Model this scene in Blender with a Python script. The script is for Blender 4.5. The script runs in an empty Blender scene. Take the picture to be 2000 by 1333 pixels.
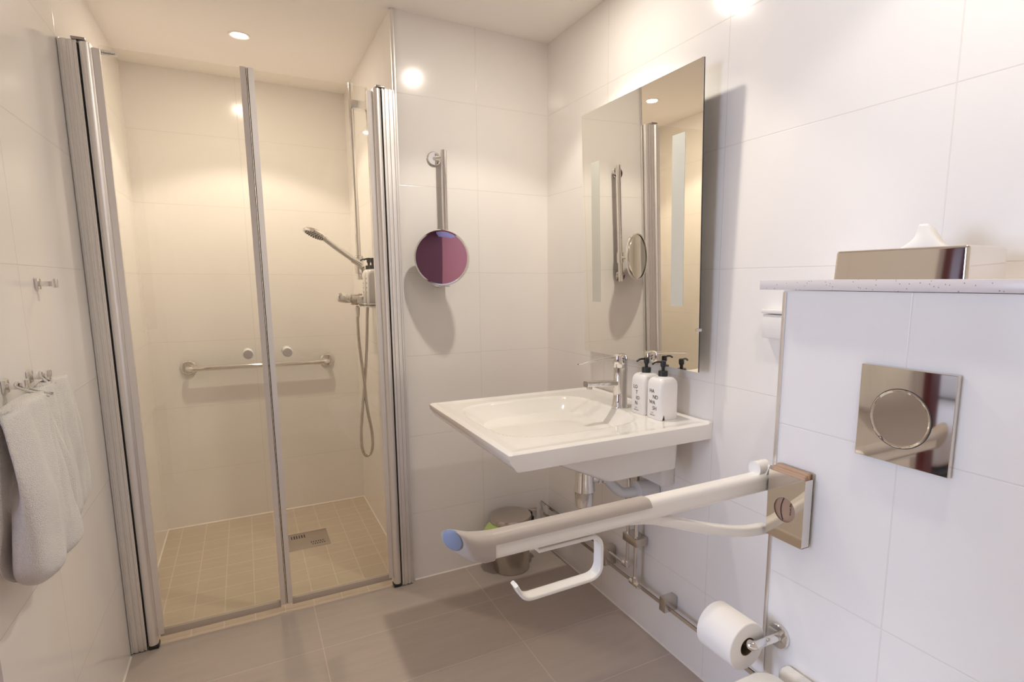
import bpy, bmesh, math, random
from mathutils import Vector, Matrix, noise
PI = math.pi
S = bpy.context.scene
COL = S.collection

# ------------------------------------------------------------------ camera
CAMX, CAMY, CAMZ = -1.20282, -2.24407, 1.25934
YAW, PITCH = 0.49888, -0.14955
FPX, PPX, PPY = 1098.68, 1077.75, 715.81
cam = bpy.data.cameras.new('camera')
cam_ob = bpy.data.objects.new('camera', cam)
COL.objects.link(cam_ob)
cam.sensor_width = 36
cam.sensor_fit = 'HORIZONTAL'
cam.lens = FPX * 36 / 2000
cam.shift_x = -(PPX - 1000) / 2000
cam.shift_y = (PPY - 666.5) / 2000
cam.clip_start = 0.02
fwd = Vector((math.sin(YAW) * math.cos(PITCH), math.cos(YAW) * math.cos(PITCH), math.sin(PITCH)))
cam_ob.location = (CAMX, CAMY, CAMZ)
cam_ob.rotation_euler = fwd.to_track_quat('-Z', 'Y').to_euler()
S.camera = cam_ob

# ------------------------------------------------------------------ exposure, world, light
S.view_settings.view_transform = 'Standard'
S.view_settings.look = 'None'
S.view_settings.gamma = 1
S.view_settings.use_curve_mapping = False
S.view_settings.exposure = 0.26
S.cycles.max_bounces = 14
S.cycles.diffuse_bounces = 8
S.cycles.glossy_bounces = 6
S.cycles.transmission_bounces = 6
S.cycles.transparent_max_bounces = 12
S.cycles.caustics_reflective = False
S.cycles.caustics_refractive = False
S.cycles.sample_clamp_indirect = 4
S.cycles.use_denoising = True

W = bpy.data.worlds.new('world')
S.world = W
W.use_nodes = True
W.node_tree.nodes['Background'].inputs[0].default_value = (0.62, 0.76, 1.0, 1)
W.node_tree.nodes['Background'].inputs[1].default_value = 1.5

SPOTS = [(-1.141, 0.526), (-0.40, -0.65), (-0.39, -1.82)]
SPOT_W = (17.0, 14.5, 6.8)
SPILL_W = (3.1, 3.6, 2.2)
SPOT_COL = ((1.0, 0.86, 0.68), (1.0, 0.92, 0.79), (1.0, 0.92, 0.79))
DAY_W = 70.0
DAY_COL = (0.62, 0.73, 1.0)

win = bpy.data.lights.new('window_daylight', 'AREA')
win.shape = 'RECTANGLE'
win.size, win.size_y = 2.0, 1.5
win.energy = DAY_W
win.color = DAY_COL
win_ob = bpy.data.objects.new('window_daylight', win)
COL.objects.link(win_ob)
win_ob.location = (-4.86, -1.15, 1.35)
win_ob.rotation_euler = Vector((1, 0, 0)).to_track_quat('-Z', 'Y').to_euler()

# ------------------------------------------------------------------ dimensions (metres)
H = 2.25          # ceiling
WT = -0.6515      # shower side wall / corner trim
XL = -1.6246      # left wall
D = 1.0872        # shower depth
Z0, TH = 0.2946, 0.33328
BX, BY, BZ = -0.2175, -1.4415, 1.2413   # boxed-in cistern
YR = -2.75        # rear wall
DY0, DY1, DH = -0.985, -1.90, 2.05      # doorway in left wall

# ------------------------------------------------------------------ materials
def mat(name, col, rough=0.5, metal=0.0, spec=0.5, **kw):
    m = bpy.data.materials.new(name)
    m.use_nodes = True
    b = m.node_tree.nodes['Principled BSDF']
    b.inputs['Base Color'].default_value = (*col, 1)
    b.inputs['Roughness'].default_value = rough
    b.inputs['Metallic'].default_value = metal
    b.inputs['Specular IOR Level'].default_value = spec
    for k, v in kw.items():
        b.inputs[k.replace('_', ' ')].default_value = v
    return m

def N(m, typ, **kw):
    n = m.node_tree.nodes.new(typ)
    for k, v in kw.items():
        setattr(n, k, v)
    return n

def math_node(m, op, a, b=None, c=None):
    n = N(m, 'ShaderNodeMath', operation=op)
    for i, v in enumerate((a, b, c)):
        if v is None:
            continue
        if isinstance(v, (int, float)):
            n.inputs[i].default_value = v
        else:
            m.node_tree.links.new(v, n.inputs[i])
    return n.outputs[0]

def add_noise_bump(m, scale, strength, dist=0.002, detail=3):
    nt = m.node_tree
    b = nt.nodes['Principled BSDF']
    g = N(m, 'ShaderNodeNewGeometry')
    t = N(m, 'ShaderNodeTexNoise')
    t.inputs['Scale'].default_value = scale
    t.inputs['Detail'].default_value = detail
    nt.links.new(g.outputs['Position'], t.inputs['Vector'])
    bp = N(m, 'ShaderNodeBump')
    bp.inputs['Strength'].default_value = strength
    bp.inputs['Distance'].default_value = dist
    nt.links.new(t.outputs['Fac'], bp.inputs['Height'])
    nt.links.new(bp.outputs['Normal'], b.inputs['Normal'])
    return t

def tile_mat(name, ua, u0, du, va, v0, dv, base, grout, rough, gw=0.0024, streak=None, spec=0.5):
    """rectangular tiles with grout, from the position on the surface"""
    m = mat(name, base, rough, 0, spec)
    nt = m.node_tree
    b = nt.nodes['Principled BSDF']
    g = N(m, 'ShaderNodeNewGeometry')
    sp = N(m, 'ShaderNodeSeparateXYZ')
    nt.links.new(g.outputs['Position'], sp.inputs[0])
    def edge(ax, o, d):
        a = math_node(m, 'SUBTRACT', sp.outputs['XYZ'.index(ax)], o)
        a = math_node(m, 'DIVIDE', a, d)
        f = math_node(m, 'FRACT', a)
        f = math_node(m, 'SUBTRACT', f, 0.5)
        f = math_node(m, 'ABSOLUTE', f)          # 0.5 at the joint
        f = math_node(m, 'SUBTRACT', 0.5, f)
        return math_node(m, 'MULTIPLY', f, d)      # metres from the joint
    e = math_node(m, 'MINIMUM', edge(ua, u0, du), edge(va, v0, dv))
    mr = N(m, 'ShaderNodeMapRange')
    mr.inputs['From Min'].default_value = gw * 0.35
    mr.inputs['From Max'].default_value = gw * 0.75
    nt.links.new(e, mr.inputs['Value'])
    mix = N(m, 'ShaderNodeMix', data_type='RGBA')
    nt.links.new(mr.outputs[0], mix.inputs[0])
    mix.inputs[6].default_value = (*grout, 1)
    src = None
    t = N(m, 'ShaderNodeTexNoise')
    mp = N(m, 'ShaderNodeMapping')
    nt.links.new(g.outputs['Position'], mp.inputs[0])
    nt.links.new(mp.outputs[0], t.inputs['Vector'])
    mp.inputs['Scale'].default_value = streak if streak else (1, 1, 1)
    t.inputs['Scale'].default_value = 6
    t.inputs['Detail'].default_value = 6
    mm = N(m, 'ShaderNodeMix', data_type='RGBA')
    k = 0.90 if streak else 0.975
    mm.inputs[6].default_value = (*[c * k for c in base], 1)
    mm.inputs[7].default_value = (*[min(1, c * (2 - k)) for c in base], 1)
    nt.links.new(t.outputs['Fac'], mm.inputs[0])
    nt.links.new(mm.outputs[2], mix.inputs[7])
    nt.links.new(mix.outputs[2], b.inputs['Base Color'])
    bp = N(m, 'ShaderNodeBump')
    bp.inputs['Strength'].default_value = 0.35
    bp.inputs['Distance'].default_value = 0.001
    nt.links.new(mr.outputs[0], bp.inputs['Height'])
    nt.links.new(bp.outputs['Normal'], b.inputs['Normal'])
    return m

TILE = (0.88, 0.85, 0.825)
GROUT = (0.805, 0.765, 0.725)
M = {}
M['wall_x'] = tile_mat('glossy_white_tile_side', 'Y', -1.04, 0.583, 'Z', Z0, TH, TILE, GROUT, 0.15, spec=0.38)
M['wall_left'] = tile_mat('glossy_white_tile_left', 'Y', -0.612, 0.583, 'Z', Z0, TH, TILE, GROUT, 0.15, spec=0.38)
M['wall_box'] = tile_mat('glossy_white_tile_box', 'Y', -1.70, 0.583, 'Z', Z0, TH, TILE, GROUT, 0.15, spec=0.38)
M['wall_y'] = tile_mat('glossy_white_tile_back', 'X', -0.326, 0.60, 'Z', Z0, TH, TILE, GROUT, 0.15, spec=0.38)
M['wall_shower'] = tile_mat('glossy_white_tile_shower', 'X', -1.165, 0.60, 'Z', Z0, TH, TILE, GROUT, 0.15, spec=0.38)
M['floor'] = tile_mat('grey_floor_tile', 'X', -0.42, 0.625, 'Y', 0.0, 0.2985, (0.49, 0.42, 0.375), (0.62, 0.54, 0.48), 0.36, 0.003, (1, 6, 1), 0.4)
M['shower_floor'] = tile_mat('shower_floor_tile', 'X', -1.558, 0.1035, 'Y', 0.011, 0.1035, (0.58, 0.49, 0.39), (0.70, 0.61, 0.50), 0.4, 0.0036, (1, 6, 1), 0.4)
M['ceiling'] = mat('matte_ceiling_paint', (0.93, 0.89, 0.85), 0.9, spec=0.2)
M['paint'] = mat('cream_wall_paint', (0.70, 0.64, 0.56), 0.8)
M['caulk'] = mat('white_silicone', (0.85, 0.80, 0.74), 0.45)
M['chrome'] = mat('polished_chrome', (0.80, 0.78, 0.76), 0.06, 1)
M['nickel'] = mat('polished_steel', (0.80, 0.75, 0.69), 0.04, 1)
M['steel'] = mat('brushed_steel', (0.62, 0.57, 0.52), 0.26, 1)
M['alu'] = mat('satin_aluminium', (0.88, 0.86, 0.85), 0.38, 1)
M['alu_dark'] = mat('dark_aluminium_edge', (0.45, 0.42, 0.41), 0.3, 1)  # darker aluminium for the profile end caps
M['rubber'] = mat('black_rubber', (0.02, 0.02, 0.02), 0.5)
M['black'] = mat('black_plastic', (0.022, 0.024, 0.024), 0.42)
M['ceramic'] = mat('white_ceramic', (0.86, 0.835, 0.80), 0.06, Coat_Weight=0.3)
M['white_plastic'] = mat('white_plastic', (0.82, 0.80, 0.78), 0.3)
M['bottle'] = mat('white_bottle_plastic', (0.86, 0.84, 0.84), 0.28)
M['pipe_plastic'] = mat('grey_white_pipe_plastic', (0.68, 0.69, 0.71), 0.35)
M['painted'] = mat('satin_painted_rail', (0.90, 0.87, 0.83), 0.25, 0.0)
M['hook_white'] = mat('white_coated_metal', (0.82, 0.80, 0.77), 0.25)
M['grip'] = mat('grey_brown_grip', (0.47, 0.415, 0.375), 0.45)
M['cap'] = mat('blue_grey_end_cap', (0.24, 0.29, 0.42), 0.45)
M['ink'] = mat('black_print', (0.03, 0.03, 0.03), 0.6)
M['ink_soft'] = mat('grey_print', (0.30, 0.31, 0.30), 0.6)
M['sticker'] = mat('cream_sticker', (0.92, 0.88, 0.78), 0.5)
M['paper'] = mat('white_tissue_paper', (0.88, 0.85, 0.81), 0.9, spec=0.1)
add_noise_bump(M['paper'], 900, 0.25, 0.0004)
M['card'] = mat('grey_brown_cardboard', (0.24, 0.17, 0.11), 0.9, spec=0.1)
M['bag'] = mat('brown_paper_bag', (0.44, 0.29, 0.21), 0.6)
M['bin_bag'] = mat('pale_green_plastic_film', (0.50, 0.64, 0.22), 0.3, Subsurface_Weight=0.0)
M['frost'] = mat('sandblasted_strip', (0.60, 0.60, 0.55), 0.45)
M['clear'] = mat('clear_acrylic', (0.9, 0.88, 0.84), 0.1)
M['towel'] = mat('white_terry_cloth', (0.95, 0.92, 0.88), 0.95, spec=0.08, Sheen_Weight=0.3)
add_noise_bump(M['towel'], 650, 1.0, 0.0035, 2)
M['rose'] = mat('rose_painted_door', (0.34, 0.085, 0.09), 0.6)
M['lilac'] = mat('pale_lilac_shade', (0.50, 0.45, 0.75), 0.8)
M['seal'] = mat('grey_brown_seal', (0.50, 0.43, 0.37), 0.35)
M['burgundy'] = mat('burgundy_paint', (0.13, 0.022, 0.030), 0.35)
M['curtain'] = mat('burgundy_curtain_cloth', (0.085, 0.014, 0.022), 0.85)
M['linen'] = mat('white_bed_linen', (0.75, 0.74, 0.73), 0.85)
M['bed_base'] = mat('dark_upholstery', (0.03, 0.025, 0.025), 0.7)
M['wood'] = mat('oak_floor_boards', (0.42, 0.27, 0.14), 0.4)
M['mirror'] = mat('silvered_glass', (0.92, 0.90, 0.84), 0.0, 1)
M['mirror_edge'] = mat('green_glass_edge', (0.10, 0.16, 0.14), 0.15)
M['terrazzo'] = mat('speckled_stone', (0.74, 0.69, 0.68), 0.22)
_m = M['terrazzo']
_g = N(_m, 'ShaderNodeNewGeometry')
_v = N(_m, 'ShaderNodeTexVoronoi')
_v.inputs['Scale'].default_value = 230
_m.node_tree.links.new(_g.outputs['Position'], _v.inputs['Vector'])
_sx = N(_m, 'ShaderNodeSeparateColor')
_m.node_tree.links.new(_v.outputs['Color'], _sx.inputs[0])
_a = math_node(_m, 'GREATER_THAN', _sx.outputs[0], 0.90)
_b2 = math_node(_m, 'LESS_THAN', _v.outputs['Distance'], 0.32)
_f = math_node(_m, 'MULTIPLY', _a, _b2)
_x = N(_m, 'ShaderNodeMix', data_type='RGBA')
_x.inputs[6].default_value = (0.74, 0.69, 0.68, 1)
_x.inputs[7].default_value = (0.40, 0.30, 0.28, 1)
_m.node_tree.links.new(_f, _x.inputs[0])
_m.node_tree.links.new(_x.outputs[2], _m.node_tree.nodes['Principled BSDF'].inputs['Base Color'])
# thin clear sheet glass: see-through with an angle-dependent sheen
gm = bpy.data.materials.new('clear_sheet_glass')
gm.use_nodes = True
gt = gm.node_tree
gt.nodes.clear()
go = gt.nodes.new('ShaderNodeOutputMaterial')
gx = gt.nodes.new('ShaderNodeMixShader')
gtr = gt.nodes.new('ShaderNodeBsdfTransparent')
gtr.inputs[0].default_value = (0.975, 0.972, 0.950, 1)
ggl = gt.nodes.new('ShaderNodeBsdfGlossy')
ggl.inputs['Roughness'].default_value = 0.02
gf = gt.nodes.new('ShaderNodeFresnel')
ggeo = gt.nodes.new('ShaderNodeNewGeometry')
gmr = gt.nodes.new('ShaderNodeMapRange')        # same sheen when leaving the sheet as when entering it
gmr.inputs['To Min'].default_value = 1.45
gmr.inputs['To Max'].default_value = 1 / 1.45
gt.links.new(ggeo.outputs['Backfacing'], gmr.inputs['Value'])
gt.links.new(gmr.outputs[0], gf.inputs[0])
gt.links.new(gf.outputs[0], gx.inputs[0])
gt.links.new(gtr.outputs[0], gx.inputs[1])
gt.links.new(ggl.outputs[0], gx.inputs[2])
gt.links.new(gx.outputs[0], go.inputs[0])
M['glass'] = gm
def emit(name, col, s):
    m = bpy.data.materials.new(name)
    m.use_nodes = True
    b = m.node_tree.nodes['Principled BSDF']
    b.inputs['Base Color'].default_value = (0, 0, 0, 1)
    b.inputs['Emission Color'].default_value = (*col, 1)
    b.inputs['Emission Strength'].default_value = s
    return m
M['lamp'] = emit('glowing_lamp_lens', (1.0, 0.93, 0.82), 22)

# ------------------------------------------------------------------ mesh helpers (world coordinates)
def bm_new():
    return bmesh.new()

def merge(bm, other):
    me = bpy.data.meshes.new('tmp')
    other.to_mesh(me)
    other.free()
    bm.from_mesh(me)
    bpy.data.meshes.remove(me)

def box(bm, x0, x1, y0, y1, z0, z1, bev=0.0, seg=2):
    t = bmesh.new()
    bmesh.ops.create_cube(t, size=1)
    for v in t.verts:
        v.co = Vector(((x0 + x1) / 2 + v.co.x * abs(x1 - x0), (y0 + y1) / 2 + v.co.y * abs(y1 - y0), (z0 + z1) / 2 + v.co.z * abs(z1 - z0)))
    if bev > 0:
        bmesh.ops.bevel(t, geom=t.edges[:], offset=bev, segments=seg, profile=0.5, affect='EDGES')
    merge(bm, t)
    return bm

def frame_of(d):
    d = d.normalized()
    a = Vector((0, 0, 1)) if abs(d.z) < 0.95 else Vector((1, 0, 0))
    u = a.cross(d).normalized()
    return u, d.cross(u).normalized()

def cyl(bm, p0, p1, r0, r1=None, n=32, caps=True):
    p0, p1 = Vector(p0), Vector(p1)
    r1 = r0 if r1 is None else r1
    u, v = frame_of(p1 - p0)
    A = [bm.verts.new(p0 + (u * math.cos(2 * PI * i / n) + v * math.sin(2 * PI * i / n)) * r0) for i in range(n)]
    B = [bm.verts.new(p1 + (u * math.cos(2 * PI * i / n) + v * math.sin(2 * PI * i / n)) * r1) for i in range(n)]
    for i in range(n):
        j = (i + 1) % n
        bm.faces.new((A[i], A[j], B[j], B[i]))
    if caps:
        bm.faces.new(A[::-1])
        bm.faces.new(B)
    return bm

def lathe(bm, prof, org, axis=(0, 0, 1), n=40, close=True):
    """prof: (radius, distance along axis)"""
    org, axis = Vector(org), Vector(axis).normalized()
    u, v = frame_of(axis)
    rings = []
    for r, h in prof:
        if r < 1e-6:
            rings.append([bm.verts.new(org + axis * h)])
        else:
            rings.append([bm.verts.new(org + axis * h + (u * math.cos(2 * PI * i / n) + v * math.sin(2 * PI * i / n)) * r) for i in range(n)])
    for a, b in zip(rings, rings[1:]):
        for i in range(n):
            j = (i + 1) % n
            if len(a) == 1 and len(b) == 1:
                continue
            if len(a) == 1:
                bm.faces.new((a[0], b[j], b[i]))
            elif len(b) == 1:
                bm.faces.new((a[i], a[j], b[0]))
            else:
                bm.faces.new((a[i], a[j], b[j], b[i]))
    if close:
        if len(rings[0]) > 1:
            bm.faces.new(rings[0][::-1])
        if len(rings[-1]) > 1:
            bm.faces.new(rings[-1])
    return bm

def smooth_path(pts, k=6):
    pts = [Vector(p) for p in pts]
    out = []
    for i in range(len(pts) - 1):
        p0 = pts[max(i - 1, 0)]
        p1, p2 = pts[i], pts[i + 1]
        p3 = pts[min(i + 2, len(pts) - 1)]
        for s in range(k):
            t = s / k
            out.append(0.5 * ((2 * p1) + (-p0 + p2) * t + (2 * p0 - 5 * p1 + 4 * p2 - p3) * t * t + (-p0 + 3 * p1 - 3 * p2 + p3) * t ** 3))
    out.append(pts[-1])
    return out

def fillet_path(pts, r, k=6):
    pts = [Vector(p) for p in pts]
    out = [pts[0]]
    for a, b, c in zip(pts, pts[1:], pts[2:]):
        da, dc = (a - b), (c - b)
        rr = min(r, da.length * 0.49, dc.length * 0.49)
        A, C = b + da.normalized() * rr, b + dc.normalized() * rr
        for s in range(k + 1):
            t = s / k
            out.append(A * (1 - t) ** 2 + b * 2 * t * (1 - t) + C * t * t)
    out.append(pts[-1])
    return out

def sweep(bm, path, section, up=None, caps=True, scale=None):
    """section: 2D points (side, up) carried along the path"""
    path = [Vector(p) for p in path]
    rings = []
    pu = None
    for i, p in enumerate(path):
        d = (path[min(i + 1, len(path) - 1)] - path[max(i - 1, 0)]).normalized()
        if up is not None:
            s = d.cross(Vector(up)).normalized()
            w = s.cross(d).normalized()
        else:
            if pu is None:
                s, w = frame_of(d)
            else:
                w = (pu - d * pu.dot(d)).normalized()
                s = w.cross(d).normalized() * -1
                s = d.cross(w).normalized()
            pu = w
        k = scale[i] if scale else 1
        rings.append([bm.verts.new(p + s * a * k + w * b * k) for a, b in section])
    n = len(section)
    for A, B in zip(rings, rings[1:]):
        for i in range(n):
            j = (i + 1) % n
            bm.faces.new((A[i], A[j], B[j], B[i]))
    if caps:
        bm.faces.new(rings[0][::-1])
        bm.faces.new(rings[-1])
    return bm

def circ(r, n=16, sy=1.0):
    return [(r * math.cos(2 * PI * i / n), r * sy * math.sin(2 * PI * i / n)) for i in range(n)]

def rrect(w, h, r, k=4):
    """rounded rectangle, centred"""
    out = []
    for cx, cy, a0 in ((w / 2 - r, h / 2 - r, 0), (-w / 2 + r, h / 2 - r, 90), (-w / 2 + r, -h / 2 + r, 180), (w / 2 - r, -h / 2 + r, 270)):
        for s in range(k + 1):
            a = math.radians(a0 + 90 * s / k)
            out.append((cx + r * math.cos(a), cy + r * math.sin(a)))
    return out

def tube(bm, pts, r, n=14, caps=True):
    return sweep(bm, pts, circ(r, n), None, caps)

def prism(bm, poly, axis, a, b):
    """poly in the two other axes (order x,y,z), extruded along axis"""
    def P(p, t):
        return {'x': (t, p[0], p[1]), 'y': (p[0], t, p[1]), 'z': (p[0], p[1], t)}[axis]
    A = [bm.verts.new(P(p, a)) for p in poly]
    B = [bm.verts.new(P(p, b)) for p in poly]
    n = len(poly)
    for i in range(n):
        j = (i + 1) % n
        bm.faces.new((A[i], A[j], B[j], B[i]))
    bm.faces.new(A[::-1])
    bm.faces.new(B)
    return bm

def loft(bm, rings, caps=True):
    R = [[bm.verts.new(p) for p in r] for r in rings]
    n = len(R[0])
    for A, B in zip(R, R[1:]):
        for i in range(n):
            j = (i + 1) % n
            bm.faces.new((A[i], A[j], B[j], B[i]))
    if caps:
        bm.faces.new(R[0][::-1])
        bm.faces.new(R[-1])
    return bm

def grid(bm, f, nu, nv):
    V = [[bm.verts.new(f(i / nu, j / nv)) for j in range(nv + 1)] for i in range(nu + 1)]
    for i in range(nu):
        for j in range(nv):
            bm.faces.new((V[i][j], V[i + 1][j], V[i + 1][j + 1], V[i][j + 1]))
    return bm

# ------------------------------------------------------------------ object helpers
def abs_loc(o):
    return Vector((0, 0, 0)) if o is None else abs_loc(o.parent) + Vector(o.location)

def obj(name, bm, m, parent=None, origin=None, smooth=35, label=None, sub=0, bevel=0, wn=False):
    bmesh.ops.recalc_face_normals(bm, faces=bm.faces)
    me = bpy.data.meshes.new(name)
    bm.to_mesh(me)
    bm.free()
    o = bpy.data.objects.new(name, me)
    COL.objects.link(o)
    base = abs_loc(parent)
    if origin is None:
        origin = base if parent is not None else Vector((0, 0, 0))
    origin = Vector(origin)
    me.transform(Matrix.Translation(-origin))
    o.location = origin - base
    if parent is not None:
        o.parent = parent
    for mm in (m if isinstance(m, (list, tuple)) else [m]):
        me.materials.append(mm)
    if smooth:
        for p in me.polygons:
            p.use_smooth = True
        if smooth < 180:
            me.set_sharp_from_angle(angle=math.radians(smooth))
    if bevel:
        md = o.modifiers.new('edge', 'BEVEL')
        md.width = bevel
        md.segments = 2
        md.limit_method = 'ANGLE'
        md.angle_limit = math.radians(40)
    if sub:
        md = o.modifiers.new('smooth', 'SUBSURF')
        md.levels = md.render_levels = sub
    if wn:
        md = o.modifiers.new('flat_faces', 'WEIGHTED_NORMAL')
        md.keep_sharp = True
        md.weight = 100
    if label:
        o['label'] = label
    return o

def tag(o, label, cat, group=None):
    o['label'] = label
    o['category'] = cat
    if group:
        o['group'] = group
    return o

def thing(name, label, cat, loc, group=None):
    o = bpy.data.objects.new(name, None)
    o.empty_display_size = 0.05
    COL.objects.link(o)
    o.location = loc
    return tag(o, label, cat, group)

def struct(name, bm, m, smooth=0, **kw):
    o = obj(name, bm, m, smooth=smooth, **kw)
    o['kind'] = 'structure'
    return o

def dup(root, loc, label=None):
    r = root.copy()
    COL.objects.link(r)
    r.location = loc
    if label:
        r['label'] = label
    for ch in list(root.children):
        c = ch.copy()
        COL.objects.link(c)
        c.parent = r
        for g in ch.children:
            d = g.copy()
            COL.objects.link(d)
            d.parent = c
    return r

def text_bm(lines, size, org, right, up, depth=0.0003, spacing=1.0, align='LEFT'):
    """lettering as mesh; lines = [(text, dx, dy)] in metres on the plane (right, up)"""
    bm = bmesh.new()
    org, right, up = Vector(org), Vector(right).normalized(), Vector(up).normalized()
    nrm = right.cross(up)
    for s, dx, dy in lines:
        cu = bpy.data.curves.new('lettering', 'FONT')
        cu.body = s
        cu.size = size
        cu.align_x = align
        cu.space_character = spacing
        cu.extrude = depth
        cu.resolution_u = 3
        to = bpy.data.objects.new('lettering', cu)
        COL.objects.link(to)
        dg = bpy.context.evaluated_depsgraph_get()
        me = bpy.data.meshes.new_from_object(to.evaluated_get(dg))
        mt = Matrix((( right.x, up.x, nrm.x, 0), (right.y, up.y, nrm.y, 0), (right.z, up.z, nrm.z, 0), (0, 0, 0, 1)))
        me.transform(mt)
        me.transform(Matrix.Translation(org + right * dx + up * dy))
        bm.from_mesh(me)
        bpy.data.meshes.remove(me)
        bpy.data.objects.remove(to)
        bpy.data.curves.remove(cu)
    return bm

# ================================================================== SETTING
T = 0.10
b = box(bm_new(), XL - T, 0.10, YR, 0.0, -0.10, 0.0)
struct('floor', b, M['floor'])
b = box(bm_new(), XL, WT, 0.0, D, -0.10, 0.0)
struct('floor_shower', b, M['shower_floor'])
b = box(bm_new(), XL - T, 0.10, YR - T, D + T, H, H + 0.1)
struct('ceiling', b, M['ceiling'])
b = box(bm_new(), 0.0, 0.10, YR, 0.0, 0.0, H)
struct('wall_right', b, M['wall_x'])
b = box(bm_new(), WT + 0.0005, 0.10, 0.0, D + T, 0.0, H)
struct('wall_back', b, M['wall_y'])
b = box(bm_new(), WT - 0.004, WT + 0.0005, 0.0015, D, 0.0, H)
struct('wall_shower_side', b, M['wall_x'])
b = box(bm_new(), XL - T, WT, D, D + T, 0.0, H)
struct('wall_shower_back', b, M['wall_shower'])
b = box(bm_new(), XL - T, XL, DY0, D, 0.0, H)
struct('wall_left', b, M['wall_left'])
b = bm_new()
box(b, XL - T, XL, YR, DY1, 0, H)
box(b, XL - T, XL, DY1, DY0, DH, H)
struct('wall_left_rear', b, M['wall_left'])
b = box(bm_new(), XL - T, 0.10, YR - T, YR, 0, H)
struct('wall_rear', b, M['wall_y'])
# boxed-in cistern wall
b = box(bm_new(), BX, 0.0, -2.20, BY, 0.0, BZ)
struct('wall_cistern', b, M['wall_box'])
# trims
b = prism(bm_new(), [(WT - 0.0055, -0.001), (WT - 0.0035, -0.0045), (WT, -0.006), (WT + 0.006, -0.006), (WT + 0.006, 0.001), (WT - 0.0055, 0.008)], 'z', 0.0, H)
struct('trim_1', b, M['alu'], smooth=60)
b = prism(bm_new(), [(BX - 0.002, BY - 0.008), (BX - 0.002, BY - 0.001), (BX, BY + 0.002), (BX + 0.006, BY + 0.002), (BX + 0.006, BY - 0.008)], 'z', 0.0, BZ - 0.004)
struct('trim_2', b, M['alu'], smooth=60)
cw = 0.0042
b = bm_new()
prism(b, [(0, 0), (0, cw), (-cw, 0)][::1], 'x', WT + 0.006, 0.0)                       # back wall / floor
for v in b.verts:
    pass
struct('trim_3', b, M['caulk'])
b = prism(bm_new(), [(0, 0), (-cw, 0), (0, cw)], 'y', BY, 0.0)
struct('trim_4', b, M['caulk'])
b = prism(bm_new(), [(XL, 0), (XL + cw, 0), (XL, cw)], 'y', DY0, -0.036)
struct('trim_5', b, M['caulk'])
b = prism(bm_new(), [(D, 0), (D - cw, 0), (D, cw)], 'x', XL, WT - 0.004)
struct('trim_6', b, M['caulk'])
b = prism(bm_new(), [(WT - 0.004, 0), (WT - 0.004 - cw, 0), (WT - 0.004, cw)], 'y', 0.02, D)
struct('trim_7', b, M['caulk'])
b = prism(bm_new(), [(XL, 0), (XL + cw, 0), (XL, cw)], 'y', 0.02, D)
struct('trim_8', b, M['caulk'])
b = prism(bm_new(), [(0, 0), (-0.0035, 0), (0, -0.0035)], 'z', 0.0, H)
struct('trim_9', b, M['caulk'])
# doorway lining (burgundy)
b = bm_new()
box(b, XL - T - 0.012, XL - 0.045, DY0 - 0.03, DY0, 0, DH)
box(b, XL - T - 0.012, XL - 0.045, DY1, DY1 + 0.03, 0, DH)
box(b, XL - T - 0.012, XL - 0.045, DY1, DY0, DH - 0.03, DH)
box(b, XL - T - 0.024, XL - T - 0.0, DY0, DY0 + 0.07, 0, DH + 0.07)
box(b, XL - T - 0.024, XL - T - 0.0, DY1 - 0.07, DY1, 0, DH + 0.07)
struct('door_1', b, M['burgundy'])

# ---- bedroom beyond the doorway (seen in the chrome and the shaving mirror)
RX0, RX1, RY0, RY1, RH = -4.95, XL - T, -3.6, 1.6, 2.45
b = box(bm_new(), RX0 - 0.1, RX1, RY0, RY1, -0.10, 0.0)
struct('floor_bedroom', b, M['wood'])
b = box(bm_new(), RX0 - 0.1, RX1, RY0, RY1, RH, RH + 0.1)
struct('ceiling_bedroom', b, M['ceiling'])
b = bm_new()
WY0, WY1, WZ0, WZ1 = -2.2, -0.1, 0.55, 2.15
box(b, RX0 - 0.1, RX0, RY0, WY0, 0, RH)
box(b, RX0 - 0.1, RX0, WY1, RY1, 0, RH)
box(b, RX0 - 0.1, RX0, WY0, WY1, 0, WZ0)
box(b, RX0 - 0.1, RX0, WY0, WY1, WZ1, RH)
struct('wall_bedroom_window', b, M['paint'])
b = bm_new()
box(b, RX0 - 0.1, RX1, RY0 - 0.1, RY0, 0, RH)
box(b, RX0 - 0.1, RX1, RY1, RY1 + 0.1, 0, RH)
struct('wall_bedroom_ends', b, M['paint'])
b = bm_new()
for yy in (WY0, (WY0 + WY1) / 2 - 0.025, WY1 - 0.05):
    box(b, RX0 - 0.08, RX0 - 0.03, yy, yy + 0.05, WZ0, WZ1)
for zz in (WZ0, WZ1 - 0.05):
    box(b, RX0 - 0.08, RX0 - 0.03, WY0, WY1, zz, zz + 0.05)
struct('window_1', b, M['white_plastic'])
# curtains
def curtain(y0, y1, lab):
    n = 60
    def f(u, v):
        return Vector((RX0 + 0.10 + 0.03 * math.sin(u * (y1 - y0) * 52), y0 + (y1 - y0) * u, 0.03 + 2.3 * v))
    o = obj('curtain', grid(bm_new(), f, n, 4), M['curtain'], origin=(RX0 + 0.1, (y0 + y1) / 2, 0.03))
    sd = o.modifiers.new('thickness', 'SOLIDIFY')
    sd.thickness = 0.003
    tag(o, lab, 'curtain')
curtain(-0.15, 1.35, 'burgundy curtain beside the bed reflected at the right of the chrome flush plate')
curtain(-3.0, -2.1, 'burgundy bedroom curtain reflected dark in the round shaving mirror')
t = thing('bed', 'bed with white linen on a dark base reflected in the chrome flush plate', 'bed', (-3.35, -0.15, 0))
obj('base', box(bm_new(), -4.05, -2.15, -0.85, 0.65, 0.04, 0.34, 0.02), M['bed_base'], t)
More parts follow.
